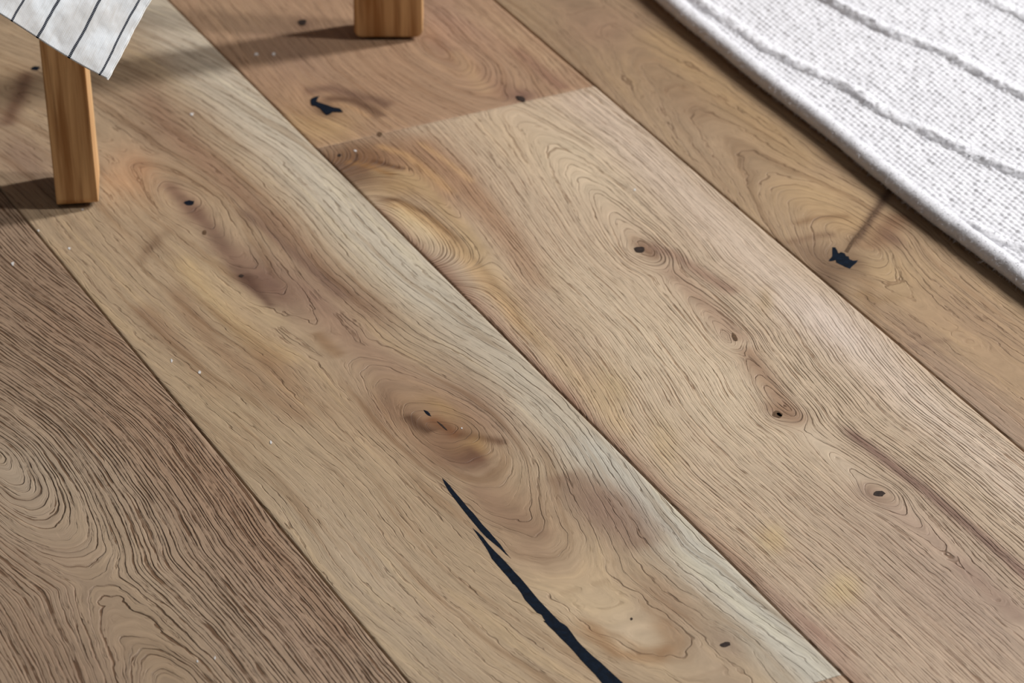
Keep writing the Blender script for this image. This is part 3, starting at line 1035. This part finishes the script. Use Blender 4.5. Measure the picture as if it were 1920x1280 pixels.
pos = cloth_pos(Hh, drop, fold)
cl_me = grid_mesh(pos, 'linen_throw')
attr(cl_me, 'cloth', 'FLOAT_VECTOR', np.stack([AA, BB, 0 * AA], -1))
throw = link('linen_throw', cl_me, M_LINEN, None, True)
so = throw.modifiers.new('thickness', 'SOLIDIFY')
so.thickness = 0.0009
so.offset = 1.0
tag(throw, 'off-white linen throw with thin dark stripes hanging from the stool', 'throw')
# the turned selvedge along the straight side
hb = np.linspace(-1, 1, 7)
sel = []
for u in hb:
    b = 0.0008 * u + 0.0004
    Hs, Zs = tip[0] + ua[0] * A + ub[0] * b, tip[1] + ua[1] * A + ub[1] * b
    sel.append(cloth_pos(Hs, -Zs, fold[:, 0] + 0.0008 + 0.0007 * math.sqrt(max(0, 1 - u * u))))
sel_me = grid_mesh(np.stack(sel, 1), 'selvedge')
link('selvedge', sel_me, mat_plain('pale_linen', (226, 226, 224), 0.9, 0.1, 500, 0.08), throw, True)

# ------------------------------------------------------------------ rug
rug = bpy.data.objects.new('rug', None)
COL.objects.link(rug)
EDGE = [(1140, -75), (1230, 0), (1280, 45), (1330, 86), (1385, 132), (1440, 172), (1500, 218), (1560, 268), (1620, 318), (1690, 372), (1760, 428), (1840, 487), (1920, 546),
        (2000, 606)]
EP = np.array([F(x, y, 0.004) for x, y in EDGE])
RX0, RX1, RY1 = -1.25, 0.95, 0.98
ex = np.concatenate([[RX0], EP[:, 0], [RX1]])
ey = np.concatenate([[EP[:3, 1].mean()], EP[:, 1], [EP[-3:, 1].mean()]])


def edge_y(x):
    s = 0
    for d in (-.03, -.015, 0, .015, .03):
        s = s + np.interp(x + d, ex, ey)
    return s / 5


rug.location = Vector((-0.1, float(edge_y(np.array([0.0]))[0]) + 0.4, 0))
tag(rug, 'white woven wool rug with tufted ridges and a rolled edge on the oak floor', 'rug')
RLOC = np.array(rug.location)
HEMR = 0.0072
RTH = 0.0085                                              # pile height of the flat weave
xs = np.concatenate([np.arange(RX0, -0.78, 0.02), np.arange(-0.78, -0.50, 0.0014), np.arange(-0.50, 0.20, 0.0009), np.arange(0.20, 0.62, 0.0014), np.arange(0.62, RX1 + .001, 0.02)])
tvs = np.concatenate([np.arange(0.007, 0.30, 0.0009), np.arange(0.30, 0.50, 0.0014), np.arange(0.50, RY1 - 0.36, 0.02)])
XX, TT = np.meshgrid(xs, tvs, indexing='ij')
YY = edge_y(XX) + TT
fade = sstep(-0.79, -0.70, XX) * sstep(0.62, 0.54, XX) * sstep(0.50, 0.44, TT)
PS, PT = 0.0056, 0.0043                                   # stitch length and row pitch
TTw = TT + 0.0010 * fbm(XX * 40, TT * 30, 4) + 0.0035 * fbm(XX * 7, TT * 5, 41)
row = np.floor(TTw / PT)
ft = TTw / PT - row
XXw = XX + 0.0011 * fbm(XX * 60, TT * 60, 6) + (row % 2) * PS / 2 + 0.0012 * hash2(row, row * 0, 5)
cs = np.floor(XXw / PS)
fs = XXw / PS - cs
amp = 0.55 + 0.75 * hash2(row, cs, 9)
stitch = (np.clip(np.sin(np.pi * fs), 0, 1) ** 0.45) * (np.clip(np.sin(np.pi * ft), 0, 1) ** 0.55) * amp
tilt = 0.25 * (ft - 0.5)
Zr = RTH - 0.0012 + fade * (0.0014 * stitch + 0.0003 * tilt + 0.0006 * fbm(XX * 500, TT * 500, 12)) + 0.0012 * fbm(XX * 18, TT * 18, 14)
field = np.stack([XX - RLOC[0], YY - RLOC[1], Zr], -1)
link('woven_field', grid_mesh(field, 'woven_field'), M_WOOL, rug, True)

# backing so the rug is a body with thickness
bk = np.stack([np.stack([xs - RLOC[0], edge_y(xs) + t - RLOC[1], np.full(xs.shape, 0.0006)], -1) for t in (0.007, RY1 - 0.38)], 1)
link('backing', grid_mesh(bk[::4], 'backing'), M_WOOL, rug, True)


def hem(name, path_fn, s, r, parent, seg=28, twist=True, seed=0):
    """a rolled cord along a path, wound with yarn"""
    P = path_fn(s)
    T = np.gradient(P, axis=0)
    T /= np.linalg.norm(T, axis=1)[:, None]
    N = np.stack([-T[:, 1], T[:, 0], 0 * T[:, 0]], -1)
    a = np.linspace(0, 2 * np.pi, seg, endpoint=False)
    SS, AG = np.meshgrid(s, a, indexing='ij')
    rr = r * (1 + 0.10 * fbm(SS * 55, np.cos(AG) + 3, seed) + 0.05 * fbm(SS * 160, AG * 1.2, seed + 2))
    if twist:
        rr = rr + 0.00035 * (np.abs(np.sin(np.pi * (SS / 0.0042 + AG / 6.0))) ** 0.7) + 0.00025 * fbm(SS * 600, AG * 5, seed + 5)
    Q = P[:, None, :] + (rr * np.cos(AG))[..., None] * N[:, None, :] + (rr * np.sin(AG) * 0.82)[..., None] * np.array([0, 0, 1.0])
    return Q


def hem_path(x):
    return np.stack([x, edge_y(x) + HEMR + 0.0006 * np.sin(x * 37), np.full(x.shape, HEMR * 0.86 + 0.0004)], -1)


hx = np.concatenate([np.arange(RX0, -0.78, 0.01), np.arange(-0.78, 0.62, 0.0010), np.arange(0.62, RX1, 0.01)])
HQ = hem('rolled_edge', hem_path, hx, HEMR, rug, seed=31)
link('rolled_edge', grid_mesh(HQ - np.array([RLOC[0], RLOC[1], 0]), 'rolled_edge', True), M_WOOL, rug, True)


class Fibres:
    """thin bent yarn ends, gathered into one mesh"""

    def __init__(self):
        self.v, self.f = [], []

    def add(self, p, d, L, r, curl, rr):
        p = np.array(p, float)
        d = np.array(d, float)
        d /= np.linalg.norm(d)
        n = 4
        ring = []
        q = p.copy()
        for i in range(n):
            rad_ = r * (1 - 0.6 * i / (n - 1))
            side = np.cross(d, (0.3, 0.5, 0.81))
            side /= np.linalg.norm(side) + 1e-9
            up = np.cross(side, d)
            b = len(self.v)
            for k in range(3):
                a = 2 * math.pi * k / 3
                self.v.append(tuple(q + rad_ * (math.cos(a) * side + math.sin(a) * up)))
            ring.append(b)
            q = q + d * L / (n - 1)
            d = d + np.array([rr.gauss(0, curl), rr.gauss(0, curl), rr.gauss(0, curl) - curl * .5])
            d /= np.linalg.norm(d)
            q[2] = max(q[2], 0.0006)
        for a, b in zip(ring[:-1], ring[1:]):
            for k in range(3):
                k2 = (k + 1) % 3
                self.f.append((a + k, a + k2, b + k2, b + k))


RIDGES = [
    [(1200, -70), (1290, 0), (1350, 41), (1425, 94), (1485, 124), (1575, 165), (1642, 210), (1706, 240), (1781, 277), (1850, 310), (1920, 338), (2030, 385)],
    [(1440, -60), (1537, 0), (1612, 41), (1669, 69), (1762, 101), (1837, 146), (1912, 184), (2020, 235)],
    [(1730, -60), (1837, 0), (1875, 19), (1920, 40), (2030, 95)],
    [(1728, 379), (1769, 401), (1811, 427), (1853, 449), (1920, 476), (2040, 520)]]
RIDGES.append(RIDGES[2])
for k, line in enumerate(RIDGES):
    P = np.array([F(x, y, RTH) for x, y in line])
    if k == 4:
        P = P + np.array([0.0, 0.085])
    d0, d1 = P[0] - P[1], P[-1] - P[-2]
    P = np.vstack(([] if k == 3 else [P[:1] + d0 / np.linalg.norm(d0) * (0.06, 0.25, 0.3, 0, 0.3)[k]]) + [P, P[-1:] + d1 / np.linalg.norm(d1) * 0.32])
    seg = np.r_[0, np.cumsum(np.linalg.norm(np.diff(P, axis=0), axis=1))]
    L = seg[-1]
    s = np.arange(0, L, 0.0010)
    C = np.stack([np.interp(s, seg, P[:, 0]), np.interp(s, seg, P[:, 1])], -1)
    ker = np.ones(21) / 21
    for c in (0, 1):
        pad = np.r_[np.full(10, C[0, c]), C[:, c], np.full(10, C[-1, c])]
        C[:, c] = np.convolve(pad, ker, 'valid')
    ok = C[:, 1] - edge_y(C[:, 0]) > 0.011
    C, s = C[ok], s[ok]
    T = np.gradient(C, axis=0)
    T /= np.linalg.norm(T, axis=1)[:, None]
    N = np.stack([-T[:, 1], T[:, 0]], -1)
    Hk = (0.0040, 0.0043, 0.0040, 0.0038, 0.0042)[k]
    Wk = (0.0180, 0.0195, 0.0190, 0.0150, 0.0190)[k]
    u = np.concatenate([np.linspace(-0.0012, 0.0055, 12), np.linspace(0.0055, Wk, 22)[1:]])
    SS, UU = np.meshgrid(s, u, indexing='ij')
    prof = np.where(UU < 0.0055, sstep(-0.0014, 0.0055, UU) ** 0.5, 0.5 + 0.5 * np.cos(np.pi * np.clip((UU - 0.0055) / (Wk - 0.0055), 0, 1)))
    lump = 0.85 + 0.75 * fbm(SS * 70, UU * 120, 60 + k) + 0.45 * fbm(SS * 240, UU * 300, 70 + k) + 0.2 * fbm(SS * 700, UU * 700, 75 + k)
    endf = sstep(0, 0.02, SS) if k == 3 else 1.0
    zz_ = RTH - 0.0012 + Hk * prof * lump * endf
    uu = UU + 0.0030 * fbm(SS * 45, 0 * UU, 80 + k) + 0.0016 * fbm(SS * 150, UU * 50, 85 + k)
    Q = np.stack([C[:, 0][:, None] + N[:, 0][:, None] * uu - RLOC[0], C[:, 1][:, None] + N[:, 1][:, None] * uu - RLOC[1], zz_], -1)
    rd = link('tufted_ridge', grid_mesh(Q, 'tufted_ridge'), M_WOOL, rug, True)
    fb = Fibres()
    rr = random.Random(500 + k)
    for _ in range(int(L * (1600 if k == 3 else 2600))):
        i = rr.randrange(len(s))
        j = min(len(u) - 1, int(len(u) * rr.random() ** 1.2))
        p = Q[i, j] - np.array([0, 0, 0.0006])
        d = np.array([-N[i, 0] * rr.uniform(-.3, 1.0) + T[i, 0] * rr.gauss(0, .7), -N[i, 1] * rr.uniform(-.3, 1.0) + T[i, 1] * rr.gauss(0, .7), rr.uniform(.05, 1.0)])
        fb.add(p, d, rr.uniform(.002, .0048), rr.uniform(.00012, .00026), .5, rr)
    fo = link('wool_fibres', mesh_from(fb.v, fb.f, 'wool_fibres'), M_WOOL, rd, True)
    fo['kind'] = 'stuff'

# fuzz on the rolled edge and a few loose yarn ends
fb = Fibres()
rr = random.Random(900)
iv = np.where((hx > -0.48) & (hx < 0.2))[0]
for _ in range(2600):
    i = int(rr.choice(iv))
    a = rr.uniform(math.radians(60), math.radians(250))
    j = int(a / (2 * math.pi) * 28) % 28
    p = HQ[i, j] - np.array([RLOC[0], RLOC[1], 0])
    # j runs from +N (inwards) over the top to -N (the floor side)
    d = np.array([rr.gauss(0, .9), math.cos(a) * rr.uniform(.2, 1), math.sin(a) * rr.uniform(0, 1) - .1])
    fb.add(p, d, rr.uniform(.0012, .0034), rr.uniform(.00008, .00016), .55, rr)
fo = link('wool_fibres', mesh_from(fb.v, fb.f, 'wool_fibres'), M_WOOL, rug, True)
fo['kind'] = 'stuff'
for (px, py, L, dx) in ((1336, 90, .008, -.6), (1390, 130, .005, .3), (1697, 384, .006, -.3), (1792, 452, .006, .3), (1853, 494, .009, -.5)):
    fb = Fibres()
    rr = random.Random(int(px))
    p = np.array([*F(px + 4, py - 4, 0.004), 0.004]) - np.array([RLOC[0], RLOC[1], 0])
    for m in range(3):
        fb.add(p + np.array([rr.uniform(-.0006, .0006), 0.001, rr.uniform(0, .001)]), (dx, -1, -.1), L * rr.uniform(.8, 1.1), .00022, .25, rr)
    link('loose_thread', mesh_from(fb.v, fb.f, 'loose_thread'), M_WOOL, rug, True)

# gathered loops where the lowest ridge begins
